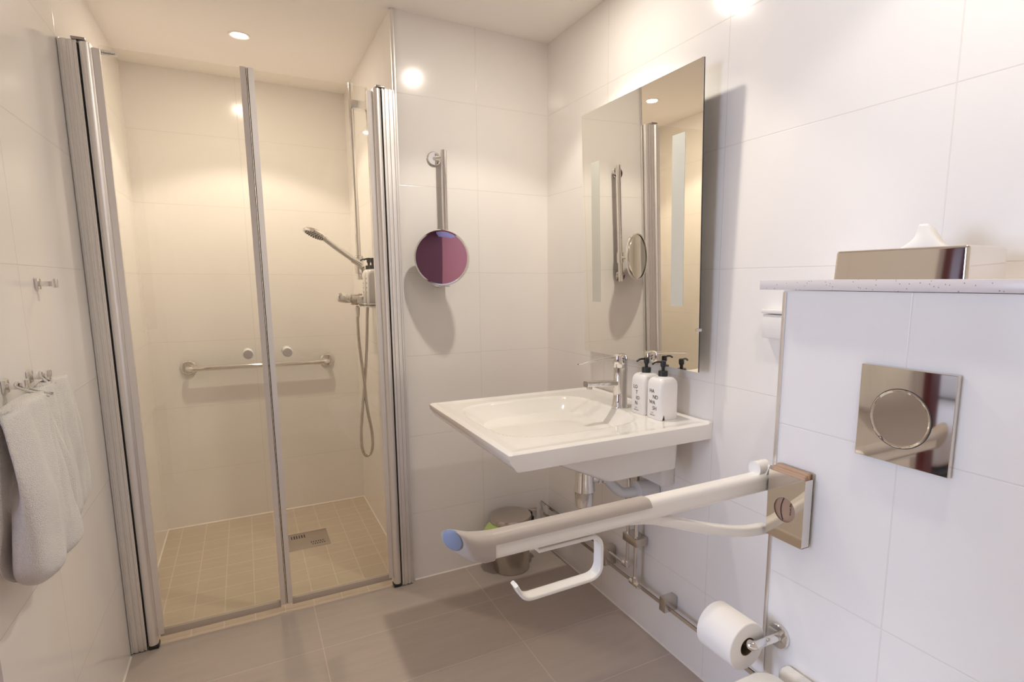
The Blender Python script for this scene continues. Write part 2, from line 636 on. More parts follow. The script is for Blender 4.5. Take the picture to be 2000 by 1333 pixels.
obj('mattress', box(bm_new(), -4.03, -2.17, -0.83, 0.63, 0.34, 0.56, 0.05, 3), M['linen'], t)
t = thing('added_wardrobe', 'burgundy and rose doors added to colour the reflection in the round shaving mirror', 'added_wardrobe', (-3.2, RY0, 0))  # added piece, its dark and rose doors set for the shaving mirror's reflection
for k in range(5):
    obj('door', box(bm_new(), -4.90 + k * 0.57, -4.90 + k * 0.57 + 0.56, RY0 + 0.001, RY0 + 0.5 + 0.02 * (k % 2), 0.02, 2.3, 0.004), M['rose' if k < 3 else 'curtain'], t)
t = thing('added_floor_lamp', 'floor lamp added so that its pale lilac shade makes the oval in the shaving mirror', 'floor lamp', (-3.15, -2.93, 0))  # added only to put a lilac oval into the shaving mirror's reflection
obj('pole', cyl(bm_new(), (-3.15, -2.93, 0.0), (-3.15, -2.93, 1.1), 0.012), M['steel'], t)
obj('base', cyl(bm_new(), (-3.15, -2.93, 0.0), (-3.15, -2.93, 0.02), 0.13), M['steel'], t)
obj('lamp_shade', lathe(bm_new(), [(0.10, 1.10), (0.145, 1.14), (0.16, 1.21), (0.145, 1.29), (0.10, 1.345), (0.0, 1.36)], (-3.15, -2.93, 0)), M['lilac'], t, smooth=50)
for i, yy in enumerate((-0.38, 0.28)):
    bb = box(bm_new(), -3.3, -2.85, yy - 0.3, yy + 0.28, 0.565, 0.74, 0.07, 4)
    tag(obj('pillow', bb, M['linen'], origin=(-3.08, yy, 0.56)), ('white pillow on the reflected bed, the one nearer the doorway', 'white pillow on the reflected bed, the one nearer the curtain')[i], 'pillow', 'pillows on the bed')

# ================================================================== CEILING SPOTLIGHTS
ring = thing('ceiling_spotlight', 'lit round recessed spotlight in the ceiling inside the shower', 'spotlight', (0, 0, H))
lathe(b := bm_new(), [(0.030, 0.001), (0.036, -0.0035), (0.041, -0.003), (0.043, 0.0), (0.030, 0.0)], (0, 0, H), close=False)
obj('trim_ring', b, M['ceiling'], ring, smooth=50)
lathe(b := bm_new(), [(0.0, -0.0008), (0.018, -0.0015), (0.0295, -0.0008)], (0, 0, H), close=False)
obj('lamp_lens', b, M['lamp'], ring, label='glowing lens')
labs = [None, 'lit recessed spotlight above the washbasin, mirrored as a glow high on the tiles', 'recessed spotlight above the toilet end of the room, brightening the top of the right wall']
for i, (x, y) in enumerate(SPOTS):
    if i == 0:
        ring.location = (x, y, H)
        ring['group'] = 'recessed ceiling spotlights'
    else:
        dup(ring, (x, y, H), labs[i])
    L = bpy.data.lights.new('spotlight_beam', 'SPOT')
    L.energy = SPOT_W[i]
    L.color = SPOT_COL[i]
    L.spot_size = math.radians(112)
    L.spot_blend = 0.25
    L.shadow_soft_size = 0.028
    lo = bpy.data.objects.new('spotlight_beam', L)
    COL.objects.link(lo)
    lo.location = (x, y, H - 0.012)
    L = bpy.data.lights.new('spotlight_spill', 'AREA')
    L.shape = 'DISK'
    L.size = 0.056
    L.energy = SPILL_W[i]
    L.color = SPOT_COL[i]
    lo = bpy.data.objects.new('spotlight_spill', L)
    COL.objects.link(lo)
    lo.location = (x, y, H - 0.006)

# ================================================================== SHOWER ENCLOSURE
ZT = 1.962
def fluted(x0, x1, y0, y1, n=3, depth=0.004):
    """front face (towards -y) with shallow flutes, rest plain"""
    pts = []
    w = (x1 - x0) / n
    for k in range(n):
        a = x0 + k * w
        pts += [(a, y0), (a + w * 0.30, y0 - depth * 0.2), (a + w * 0.42, y0 + depth), (a + w * 0.62, y0 + depth), (a + w * 0.74, y0), (a + w * 0.98, y0)]
    pts += [(x1, y0 + 0.002), (x1, y1), (x0, y1)]
    return pts
def halfround(x0, x1, y0, y1, k=8):
    cx, r = (x0 + x1) / 2, (x1 - x0) / 2
    pts = []
    for s in range(k + 1):
        a = PI + PI * s / k
        pts.append((cx + r * math.cos(a), y0 + r + r * math.sin(a)))
    return pts + [(x1, y1), (x0, y1)]

def enclosure_side(sgn, xw, labw, labd, glass_to, sticker):
    """sgn=+1: hinged at the left wall, opening edge to the right; xw = wall face"""
    X = lambda d: xw + sgn * d
    def pr(poly):
        return [(X(p[0]), p[1]) for p in poly]
    t = thing('shower_wall_profile', labw, 'shower frame profile', (X(0.02), 0, 0.0), 'upright wall profiles of the shower doors')
    obj('wall_channel', prism(bm_new(), pr(fluted(0.0015, 0.046, -0.026, 0.012, 3)), 'z', 0.004, ZT - 0.003), M['alu'], t, smooth=30)
    obj('gasket', prism(bm_new(), pr([(0.0462, -0.021), (0.0480, -0.021), (0.0480, 0.010), (0.0462, 0.010)]), 'z', 0.012, ZT - 0.008), M['rubber'], t, label='black rubber seal')
    obj('end_cap', box(bm_new(), *sorted((X(0.034), X(0.068))), -0.030, 0.012, ZT - 0.002, ZT + 0.006, 0.002), M['alu_dark'], t)
    # the door leaf
    t = thing('shower_door', labd, 'shower door', (X(0.3), 0, 0.012), 'glass leaves of the shower doors')
    obj('pivot_profile', prism(bm_new(), pr(halfround(0.0484, 0.078, -0.030, 0.010)), 'z', 0.016, ZT - 0.005), M['alu'], t, smooth=40)
    obj('pivot_foot', box(bm_new(), *sorted((X(0.050), X(0.080))), -0.026, 0.012, 0.0, 0.014, 0.003), M['black'], t, label='dark plastic pivot foot')
    obj('side_strip', prism(bm_new(), pr([(0.0785, -0.010), (0.096, -0.008), (0.096, 0.008), (0.0785, 0.010)]), 'z', 0.040, ZT - 0.012), M['alu'], t)
    g0, g1 = X(0.094), glass_to
    obj('glass_panel', box(bm_new(), *sorted((g0, g1)), -0.003, 0.003, 0.050, ZT), M['glass'], t, smooth=0)
    obj('edge_profile', prism(bm_new(), [(g1 - sgn * 0.001, -0.011), (g1 + sgn * 0.0165, -0.013), (g1 + sgn * 0.0165, 0.013), (g1 - sgn * 0.001, 0.011)], 'z', 0.040, ZT + 0.001), M['alu'], t)
    obj('magnet_seal', box(bm_new(), *sorted((g1 + sgn * 0.0165, g1 + sgn * 0.0185)), -0.008, 0.008, 0.040, ZT), M['rubber'], t, label='dark magnetic strip')
    obj('bottom_seal', box(bm_new(), *sorted((X(0.084), g1)), -0.007, 0.007, 0.030, 0.056, 0.002), M['seal'], t, label='translucent grey bottom seal')
    kx = g1 - sgn * 0.043
    kb = obj('knob', lathe(bm_new(), [(0.0, -0.030), (0.0155, -0.030), (0.0175, -0.027), (0.0175, -0.012), (0.010, -0.004), (0.010, 0.004), (0.0175, 0.012), (0.0175, 0.027), (0.0, 0.027)], (kx, 0, 1.008), (0, 1, 0)), M['clear'], t, smooth=40, label='clear round knob')
    obj('cap', lathe(bm_new(), [(0.0, -0.0335), (0.0135, -0.0335), (0.0145, -0.0325), (0.0145, -0.030)], (kx, 0, 1.008), (0, 1, 0), close=False), M['steel'], kb, smooth=40)
    if sticker:
        st = obj('sticker', box(bm_new(), -1.5265, -1.4850, -0.0042, -0.0034, 1.934, 1.950), M['sticker'], t, smooth=0, label='small cream maker sticker')
        obj('lettering', text_bm([('Hietakari', 0, 0)], 0.0090, (-1.5250, -0.0044, 1.9385), (1, 0, 0), (0, 0, 1), 0.0002), M['ink'], st, smooth=0)
enclosure_side(+1, XL, 'upright satin aluminium profile fixed to the left wall beside the towels', 'left glass leaf of the shower doors with a small cream sticker at its top', -1.1585, True)
enclosure_side(-1, WT - 0.006, 'upright satin aluminium profile at the wall corner beside the shaving mirror', 'right glass leaf of the shower doors, in front of the hand shower', -1.1195, False)

# ---- floor drain
t = thing('floor_drain', 'square steel drain grate in the shower floor', 'drain', (-1.01, 0.626, 0))
obj('frame', box(bm_new(), -1.107, -0.913, 0.527, 0.724, -0.004, 0.0015, 0.0008), M['steel'], t)
obj('grate', box(bm_new(), -1.102, -0.918, 0.532, 0.719, 0.0010, 0.0028, 0.0006), M['steel'], t)
b = bm_new()
for i in range(6):
    box(b, -1.080 + i * 0.0115, -1.0745 + i * 0.0115, 0.655, 0.690, 0.0027, 0.0031)
obj('slots', b, M['ink'], t, smooth=0, label='long dark drain slots')
b = bm_new()
for i in range(6):
    box(b, -0.998 + i * 0.0105, -0.993 + i * 0.0105, 0.578, 0.592, 0.0027, 0.0031)
    box(b, -0.993 + i * 0.0105, -0.988 + i * 0.0105, 0.556, 0.568, 0.0027, 0.0031)
obj('perforation', b, M['ink'], t, smooth=0, label='short staggered drain holes')

# ---- grab bar on the shower back wall
t = thing('grab_bar', 'chrome horizontal grab bar on the shower back wall', 'grab bar', (-1.143, D, 0.827))
yb = D - 0.052
tube(b := bm_new(), fillet_path([(-1.469, D - 0.008, 0.831), (-1.469, yb, 0.829), (-0.818, yb, 0.825), (-0.818, D - 0.008, 0.827)], 0.028, 8), 0.0125, 18)
obj('bar', b, M['chrome'], t, smooth=60)
for xx, zz in ((-1.469, 0.831), (-0.818, 0.827)):
    obj('flange', lathe(bm_new(), [(0.036, 0.0), (0.036, -0.005), (0.030, -0.012), (0.0, -0.013)], (xx, D, zz), (0, 1, 0)), M['chrome'], t, smooth=40)

# ---- shower rail, hand shower, mixer, shelf and bottles
SX, SY = -0.722, 0.50
WS = WT - 0.004
t = thing('shower_rail', 'tall chrome riser rail on the right wall of the shower', 'shower rail', (SX, SY, 1.27))
obj('pole', cyl(bm_new(), (SX, SY, 1.268), (SX, SY, 2.125), 0.0115, n=24), M['chrome'], t, smooth=60)
for zz in (2.035,):
    obj('wall_bracket', box(bm_new(), SX - 0.004, WS, SY - 0.021, SY + 0.021, zz - 0.018, zz + 0.018, 0.004), M['chrome'], t)
sl = obj('slider', lathe(bm_new(), [(0.0118, -0.05), (0.019, -0.048), (0.020, -0.03), (0.020, 0.03), (0.0118, 0.034)], (SX, SY, 1.345), close=False), M['chrome'], t, smooth=40)
cyl(b := bm_new(), (SX - 0.03, SY - 0.018, 1.36), (SX + 0.012, SY - 0.018, 1.335), 0.016, 0.014, n=20)
obj('holder', b, M['chrome'], sl, smooth=50)
HY = SY - 0.018
t = thing('hand_shower', 'chrome hand shower held at a slant with its hose hanging in a loop', 'hand shower', (SX, HY, 1.34))
hp = [(-0.708, HY, 1.318), (-0.735, HY, 1.347), (-0.775, HY, 1.378), (-0.83, HY, 1.420), (-0.868, HY, 1.451)]
sweep(b := bm_new(), smooth_path(hp, 4), circ(0.0125, 16), None, True, [0.85 + 0.018 * i for i in range(17)])
obj('handle', b, M['chrome'], t, smooth=60)
hd = Vector((-0.040, 0, 0.017)).normalized()
hn = Vector((-0.17, -0.05, -0.36)).normalized()
hc = Vector((-0.905, HY, 1.468))
lathe(b := bm_new(), [(0.0, -0.016), (0.024, -0.016), (0.044, -0.009), (0.052, 0.001), (0.050, 0.008), (0.0, 0.009)], hc, hn, 40)
hb = obj('head', b, M['chrome'], t, smooth=50)
b = bm_new()
lathe(b, [(0.0, 0.0095), (0.044, 0.0095), (0.044, 0.0085)], hc, hn, 32, close=False)
sp = obj('spray_face', b, M['steel'], hb, label='grey spray face with dark nozzles')
b = bm_new()
uu, vv = frame_of(hn)
for rr, nn in ((0.009, 6), (0.019, 11), (0.028, 16), (0.037, 22)):
    for i in range(nn):
        c = hc + (uu * math.cos(2 * PI * i / nn) + vv * math.sin(2 * PI * i / nn)) * rr
        cyl(b, c + hn * 0.009, c + hn * 0.0115, 0.0021, n=6)
nz = obj('nozzles', b, M['rubber'], hb, smooth=0)
hose = [(-0.742, HY, 1.148), (-0.744, HY, 1.09), (-0.742, HY, 0.97), (-0.730, HY - 0.005, 0.80), (-0.722, HY - 0.01, 0.66), (-0.708, HY - 0.02, 0.545), (-0.713, HY - 0.03, 0.462), (-0.738, HY - 0.03, 0.437), (-0.757, HY - 0.03, 0.47), (-0.757, HY - 0.02, 0.55), (-0.742, HY - 0.01, 0.68), (-0.722, HY, 0.82), (-0.708, HY, 0.97), (-0.700, HY, 1.10), (-0.692, HY, 1.22), (-0.694, HY, 1.29), (-0.708, HY, 1.318)]
pth = smooth_path(hose, 26)
sc = [1.0 + 0.07 * math.sin(i * 2.2) for i in range(len(pth))]
sweep(b := bm_new(), pth, circ(0.0068, 12), None, True, sc)
obj('hose', b, M['steel'], t, smooth=60, label='grey metallic hose')
obj('hose_nut', cyl(bm_new(), (-0.742, HY, 1.142), (-0.742, HY, 1.098), 0.0115, 0.009, 20), M['chrome'], t, smooth=50)

t = thing('shower_mixer', 'chrome shower mixer with an oval lever under the riser rail', 'shower mixer', (-0.72, 0.51, 1.17))
cyl(b := bm_new(), (-0.728, 0.442, 1.170), (-0.728, 0.585, 1.170), 0.021, n=28)
obj('body', b, M['chrome'], t, smooth=50)
for yy in (0.458, 0.565):
    obj('wall_union', cyl(bm_new(), (-0.728, yy, 1.170), (WS, yy, 1.170), 0.017, 0.028, 24), M['chrome'], t, smooth=50)
cyl(b := bm_new(), (-0.735, HY, 1.176), (-0.768, HY, 1.178), 0.025, 0.025, 28)
cyl(b, (-0.728, HY, 1.195), (-0.728, HY, 1.204), 0.012, 0.010, 16)
dl = obj('dial', b, M['steel'], t, smooth=50)
sweep(b := bm_new(), smooth_path([(-0.766, HY, 1.178), (-0.785, HY, 1.182), (-0.812, HY, 1.187), (-0.828, HY, 1.188)], 4), rrect(0.034, 0.040, 0.014), (0, 0, 1), True, [0.75, 0.85, 0.95, 1, 1.05, 1.08, 1.1, 1.1, 1.1, 1.05, 1.0, 0.9, 0.6])
obj('lever', b, M['chrome'], dl, smooth=50)

t = thing('shower_shelf', 'small chrome shelf carrying two bottles beside the shower mixer', 'shelf', (-0.70, 0.36, 1.150))
obj('tray', box(bm_new(), -0.742, WS, 0.262, 0.436, 1.1478, 1.1540, 0.002), M['chrome'], t)
obj('rail', tube(bm_new(), fillet_path([(WS, 0.262, 1.163), (-0.746, 0.262, 1.163), (-0.746, 0.436, 1.163), (WS, 0.436, 1.163)], 0.012, 5), 0.0028, 10), M['chrome'], t, smooth=60)

# pump bottles (body, cap, pump, lettering)
def pump_bottle(cx, cy, z, w, d, h, lines, lab, face, nozzle=(-1, 0), group=None, tsize=0.0125, small=True):
    t = thing('pump_bottle', lab, 'bottle', (cx, cy, z), group)
    rings = []
    def ring(zz, s, rr):
        return [(cx + px, cy + py, zz) for px, py in rrect(w * s, d * s, rr)]
    rings = [ring(z, 0.95, 0.010), ring(z + 0.003, 1.0, 0.011), ring(z + h * 0.80, 1.0, 0.011), ring(z + h * 0.87, 0.975, 0.012), ring(z + h * 0.93, 0.90, 0.014), ring(z + h * 0.97, 0.76, 0.015), ring(z + h * 0.99, 0.56, 0.015), ring(z + h, 0.36, 0.0118)]
    bd = obj('body', loft(bm_new(), rings), M['bottle'], t, smooth=60)
    lathe(b := bm_new(), [(0.0135, 0.0), (0.0145, 0.001), (0.0145, 0.0165), (0.0135, 0.018), (0.0, 0.018)], (cx, cy, z + h - 0.002), n=28)
    cp = obj('collar', b, M['black'], t, smooth=40)
    zc = z + h + 0.015
    b = bm_new()
    cyl(b, (cx, cy, zc), (cx, cy, zc + 0.014), 0.0052, n=16)
    lathe(b, [(0.0052, 0.0), (0.0085, 0.006), (0.0085, 0.018), (0.0068, 0.0215), (0.0, 0.0215)], (cx, cy, zc + 0.010), n=20)
    dx, dy = nozzle
    zn = zc + 0.0275
    tube(b, smooth_path([(cx, cy, zn), (cx + dx * 0.016, cy + dy * 0.016, zn + 0.001), (cx + dx * 0.028, cy + dy * 0.028, zn - 0.001), (cx + dx * 0.036, cy + dy * 0.036, zn - 0.006)], 4), 0.0032, 8)
    obj('pump', b, M['black'], t, smooth=50)
    if lines:
        if face == 'x':
            org, right, up = (cx - w / 2 - 0.0003, cy + d / 2 - 0.016, z), (0, -1, 0), (0, 0, 1)
        else:
            org, right, up = (cx - w / 2 + 0.012, cy - d / 2 - 0.0003, z), (1, 0, 0), (0, 0, 1)
        obj('lettering', text_bm(lines, tsize, org, right, up), M['ink'], bd, smooth=0, label='black printed letters')
        if small:
            obj('small_print', text_bm([('L A', 0.010, 0.018), ('skincare', 0.005, 0.011)], tsize * 0.42, org, right, up), M['ink_soft'], bd, smooth=0)
    return t
BH = 0.132
BW = 0.070
gb = 'white pump bottles on the washbasin'
hw = pump_bottle(-0.0885, -0.912, 0.841, BW, BW, BH, [('HA', 0.000, 0.082), ('ND', 0.016, 0.0645), ('WA', 0.000, 0.047), ('SH', 0.016, 0.0295)], 'white hand wash pump bottle nearest the basin edge', 'x', (-0.95, 0.3), gb, 0.0165)
b = prism(bm_new(), [(-0.1150, 0.8425), (-0.1065, 0.8425), (-0.1100, 0.8580)], 'y', -0.9478, -0.9468)
obj('level_mark', b, M['ink'], hw, smooth=0, label='small black mark at the foot')
pump_bottle(-0.0885, -0.830, 0.841, BW, BW, BH, [('LO', 0.000, 0.082), ('T', 0.013, 0.0645), ('IO', 0.015, 0.047), ('N', 0.010, 0.0295)], 'white lotion pump bottle beside the tap, behind the hand wash', 'x', (-1, 0.1), gb, 0.0165)
gs = 'white pump bottles on the shower shelf'
pump_bottle(-0.700, 0.385, 1.154, 0.054, 0.06, 0.160, [('S', 0, 0.115), ('H', 0.004, 0.095), ('A', 0, 0.075), ('M', 0.003, 0.055)], 'white pump bottle on the shower shelf, nearer the hand shower', 'x', (-1, 0), gs, 0.010, False)
pump_bottle(-0.700, 0.305, 1.154, 0.054, 0.06, 0.160, [('B', 0, 0.115), ('O', 0.004, 0.095), ('D', 0, 0.075), ('Y', 0.003, 0.055)], 'white pump bottle on the shower shelf, half hidden behind the door profile', 'x', (-1, 0), gs, 0.010, False)

# ================================================================== HOOKS AND TOWELS
def wall_hook(y, z, lab):
    t = thing('towel_hook', lab, 'hook', (XL, y, z), 'chrome hooks on the left wall')
    obj('base', box(bm_new(), XL, XL + 0.006, y - 0.013, y + 0.013, z - 0.013, z + 0.013, 0.0015), M['chrome'], t)
    obj('stem', box(bm_new(), XL + 0.005, XL + 0.032, y - 0.006, y + 0.006, z - 0.006, z + 0.006, 0.001), M['chrome'], t)
    obj('head', box(bm_new(), XL + 0.030, XL + 0.038, y - 0.009, y + 0.009, z - 0.009, z + 0.012, 0.0015), M['chrome'], t)
wall_hook(-0.505, 1.254, 'single empty chrome hook on the left wall above the towels')
wall_hook(-0.645, 1.055, 'chrome hook holding the towel nearer the shower')
wall_hook(-0.790, 1.057, 'chrome hook holding the towel at the photo edge')

def towel(lab, y0, y1, x0, x1, zt, zb, hook, seed, folds, skew, slit=0.0):
    t = thing('hand_towel', lab, 'towel', ((x0 + x1) / 2, (y0 + y1) / 2, zb), 'white hand towels on the left wall')
    NU, NV = 128, 48
    yc, w = (y0 + y1) / 2, (y1 - y0)
    hy = hook
    def pt(i, j):
        v = j / NV                       # 0 top, 1 bottom
        a = 2 * PI * i / NU
        # width profile: gathered at the top, full in the middle, rounded pouch at the foot
        wp = 0.93 + 0.07 * min(1, v * 3.0) ** 0.7
        if v > 0.80:
            q = (v - 0.80) / 0.20
            wp *= math.sqrt(max(0, 1 - (q ** 2.2) * 0.72))
        tp = 0.42 + 0.58 * math.sin(min(1, v * 1.5) * PI / 2)
        if v > 0.88:
            tp *= max(0.10, 1 - ((v - 0.88) / 0.12) ** 2 * 0.9)
        ca, sa = math.cos(a), math.sin(a)
        ex = 0.62
        cy_ = math.copysign(abs(ca) ** ex, ca)
        sx_ = math.copysign(abs(sa) ** ex, sa)
        y = yc + w / 2 * wp * cy_ + skew * (v - 0.5) * 0.02
        xc, hx = x0 + (x1 - x0) / 2, (x1 - x0) / 2
        x = xc + hx * tp * sx_
        if slit and ca < -0.1:             # open end between the two layers of the folded cloth
            off = -0.22 + 0.20 * math.sin(v * 4.2 + 0.6)
            g = math.exp(-((sa - off) / 0.13) ** 2) * min(1, v * 9) * min(1, (1 - v) * 9)
            y += slit * g * (0.8 + 0.3 * math.sin(v * 9))
        if sa > 0:                         # folds on the room side
            for c0, wd, dp in folds:
                yy = (y - yc) / w
                c = c0 + 0.06 * math.sin(v * 3 + c0 * 9 + seed)
                g = math.exp(-((yy - c) / wd) ** 2)
                x -= dp * g * min(1, 0.25 + v * 1.6) * (1 - max(0, v - 0.9) * 8)
            x += 0.004 * math.sin((y * 60 + v * 5 + seed))
        sag = 0.010 * abs((y - hy) / w) ** 1.2 * (1 - v)
        z = zt + (zb - zt) * v - sag
        n = noise.noise(Vector((x * 20 + seed, y * 14, z * 12)))
        x += 0.004 * n
        y += 0.003 * n
        x = max(x, XL + 0.002)
        return Vector((x, y, z))
    rings = [[pt(i, j) for i in range(NU)] for j in range(NV + 1)]
    b = loft(bm_new(), rings)
    obj('cloth', b, M['towel'], t, smooth=180, sub=1)
    # top hem band and the loop that hangs from the hook
    tube(b := bm_new(), smooth_path([(x1 - 0.022, hy + 0.012, zt - 0.012), (XL + 0.024, hy + 0.009, zt + 0.008), (XL + 0.021, hy, zt + 0.018), (XL + 0.024, hy - 0.009, zt + 0.008), (x1 - 0.022, hy - 0.012, zt - 0.012)], 5), 0.0028, 8)
    obj('loop', b, M['towel'], t, smooth=60)
towel('white terry hand towel at the left photo edge with an open fold', -1.000, -0.748, XL + 0.003, XL + 0.092, 1.046, 0.700, -0.790, 1.0, [(-0.12, 0.06, 0.010), (0.12, 0.05, 0.016), (0.36, 0.04, 0.018)], 1.0, 0.085)
towel('white terry hand towel nearer the shower, partly behind the other towel', -0.744, -0.500, XL + 0.003, XL + 0.062, 1.046, 0.708, -0.645, 4.0, [(-0.25, 0.06, 0.016), (0.05, 0.06, 0.018), (0.30, 0.05, 0.015)], -1.0)

# ================================================================== SHAVING MIRROR
DC = Vector((-0.525, -0.120, 1.349))
DN = Vector((-0.497, -0.868, 0.0)).normalized()
t = thing('shaving_mirror', 'round magnifying mirror on a chrome wall bar next to the shower', 'shaving mirror', (-0.49, 0, 1.25))
for zz in (1.735, 1.262):
    obj('flange', lathe(bm_new(), [(0.027, 0.0), (0.027, -0.006), (0.024, -0.009), (0.0, -0.009)], (-0.508, 0, zz), (0, 1, 0)), M['chrome'], t, smooth=40)
    obj('standoff', cyl(bm_new(), (-0.508, -0.006, zz), (-0.482, -0.040, zz), 0.0075, n=20), M['chrome'], t, smooth=60)
obj('bar', cyl(bm_new(), (-0.482, -0.046, 1.238), (-0.482, -0.046, 1.762), 0.0115, n=28), M['chrome'], t, smooth=60)
obj('slider', cyl(bm_new(), (-0.482, -0.046, 1.325), (-0.482, -0.046, 1.372), 0.0165, n=28), M['chrome'], t, smooth=50)
b = bm_new()
tube(b, smooth_path([(-0.482, -0.046, 1.349), (-0.490, -0.064, 1.349), DC - DN * 0.022], 5), 0.0085, 14)
cyl(b, DC - DN * 0.030, DC - DN * 0.012, 0.014, 0.028, 28)
obj('arm', b, M['chrome'], t, smooth=50)
obj('rim', lathe(bm_new(), [(0.0985, 0.006), (0.1035, 0.007), (0.1065, 0.002), (0.1065, -0.008), (0.103, -0.013), (0.060, -0.016), (0.0, -0.016), (0.0, -0.010), (0.0985, -0.008)], DC, DN, 72, close=False), M['chrome'], t, smooth=45)
prof = []
for i in range(17):
    r = 0.0985 * i / 16
    prof.append((r, -0.0005 + r * r / (2 * 1.6)))
obj('mirror_glass', lathe(bm_new(), prof, DC, DN, 72, close=False), M['mirror'], t, smooth=180, label='slightly hollow magnifying glass')

# ================================================================== WALL MIRROR
MY0, MY1 = -1.024, -0.400
MZ0, MZ1 = 0.996, 1.856
MT, MB = -0.074, -0.052    # top stands a little further off the wall
def mx(z):
    return MB + (MT - MB) * (z - MZ0) / (MZ1 - MZ0)
t = thing('wall_mirror', 'large frameless rectangular mirror with two frosted strips above the washbasin', 'mirror', (-0.05, -0.70, MZ0))
def tilt_box(y0, y1, z0, z1, d0, d1):
    bm = bm_new()
    vs = []
    for z in (z0, z1):
        for y in (y0, y1):
            for d in (d0, d1):
                vs.append(bm.verts.new((mx(z) + d, y, z)))
    for f in ((0, 1, 3, 2), (4, 6, 7, 5), (0, 4, 5, 1), (2, 3, 7, 6), (0, 2, 6, 4), (1, 5, 7, 3)):
        bm.faces.new([vs[i] for i in f])
    return bm
obj('glass', tilt_box(MY0, MY1, MZ0, MZ1, 0.0, 0.0008), M['mirror'], t, smooth=0)
obj('backing', tilt_box(MY0 + 0.0004, MY1 - 0.0004, MZ0 + 0.0004, MZ1 - 0.0004, 0.0008, 0.005), M['rubber'], t, smooth=0, label='thin dark back edge')
for y0, y1 in ((-0.955, -0.900), (-0.513, -0.460)):
    obj('frosted_strip', tilt_box(y0, y1, 1.186, 1.680, -0.0004, 0.0), M['frost'], t, smooth=0, label='frosted vertical strip')
bb = box(bm_new(), -0.038, -0.0005, MY0 + 0.10, MY1 - 0.10, MZ0 + 0.10, MZ1 - 0.10)
obj('wall_mount', bb, M['white_plastic'], t, smooth=0)
obj('clip', cyl(bm_new(), (mx(1.12) - 0.006, MY0 + 0.004, 1.12), (mx(1.12) + 0.01, MY0 + 0.004, 1.12), 0.006, n=16), M['chrome'], t)

# ================================================================== WASHBASIN
t = thing('washbasin', 'wide white ceramic washbasin mounted on the right wall', 'washbasin', (-0.33, -0.70, 0.69))
SX0, SY0, SY1, SZ = -0.664, -1.040, -0.368, 0.841
b = bm_new()
NXg, NYg = 110, 110
BCX, BCY, BW, BD = -0.375, -0.690, 0.475, 0.470     # basin centre and opening
def deck(x, y):
    z = SZ
    # hollow of the bowl: rounded rectangle, deepest towards the wall side
    u, v = (x - BCX) / (BW / 2), (y - BCY) / (BD / 2)
    q = (abs(u) ** 4.0 + abs(v) ** 4.0) ** 0.25
    if q < 1.0:
        s = 1 - q
        dep = 0.110 * (math.sin(min(1.0, s / 0.62) * PI / 2) ** 0.85) * (0.80 + 0.20 * u)
        z -= dep
    # raised rim along the edge
    e = min(x - SX0, y - SY0, SY1 - y)
    z += 0.0035 * max(0, 1 - abs(e - 0.012) / 0.03)
    # low back ledge
    if x > -0.018:
        z += 0.004
    if e < 0.006:
        z -= (0.006 - e) * 0.6
    return z
def fxy(i, j):
    x = SX0 + (0.0 - 0.0005 - SX0) * i / NXg
    y = SY0 + (SY1 - SY0) * j / NYg
    return x, y
top = [[None] * (NYg + 1) for _ in range(NXg + 1)]
for i in range(NXg + 1):
    for j in range(NYg + 1):
        x, y = fxy(i, j)
        # round the plan corners at the front
        r = 0.016
        dx, dy0, dy1 = x - SX0, y - SY0, SY1 - y
        top[i][j] = b.verts.new((x, y, deck(x, y)))
for i in range(NXg):
    for j in range(NYg):
        b.faces.new((top[i][j], top[i + 1][j], top[i + 1][j + 1], top[i][j + 1]))
# apron around the edge, leaning inwards, then the underside
per = [(i, 0) for i in range(0, NXg + 1)] + [(NXg, j) for j in range(1, NYg + 1)] + [(i, NYg) for i in range(NXg - 1, -1, -1)] + [(0, j) for j in range(NYg - 1, 0, -1)]
def inset(x, y, d):
    cx, cy = -0.33, -0.70
    xx = min(max(x, SX0 + d), -0.0005)
    yy = min(max(y, SY0 + d * 0.12), SY1 - d * 0.25)
    return xx, yy
prev = [top[i][j] for i, j in per]
for d, z in ((-0.001, 0.835), (0.003, 0.822), (0.020, 0.797), (0.026, 0.793)):
    cur = []
    for i, j in per:
        x, y = fxy(i, j)
        xx, yy = inset(x, y, d)
        cur.append(b.verts.new((xx, yy, z)))
    n = len(per)
    for k in range(n):
        q = (k + 1) % n
        b.faces.new((prev[k], prev[q], cur[q], cur[k]))
    prev = cur
b.faces.new(prev)
obj('basin', b, M['ceramic'], t, smooth=50)
# bowl shell under the deck
def bowl_ring(z):
    k = (0.795 - z) / 0.105
    xa = -0.565 + 0.235 * k ** 0.9
    xb = -0.062
    ya, yb_ = -0.975 + 0.005 * k, -0.425 - 0.03 * k
    cx, cy, w, d = (xa + xb) / 2, (ya + yb_) / 2, xb - xa, yb_ - ya
    return [(cx + p, cy + q, z) for p, q in rrect(w, d, 0.028)]
b = loft(bm_new(), [bowl_ring(0.795 - 0.105 * s / 8) for s in range(9)])
obj('bowl_underside', b, M['ceramic'], t, smooth=40, bevel=0.004)
obj('wall_bracket', box(bm_new(), -0.055, -0.0005, -0.88, -0.54, 0.600, 0.69, 0.004), M['white_plastic'], t)
b = bm_new()
lathe(b, [(0.0, 0.0), (0.030, 0.0), (0.032, 0.002), (0.030, 0.0035), (0.020, 0.0035), (0.0, 0.0025)], (-0.285, -0.70, deck(-0.285, -0.70) + 0.0005))
obj('waste_cover', b, M['chrome'], t, smooth=40)

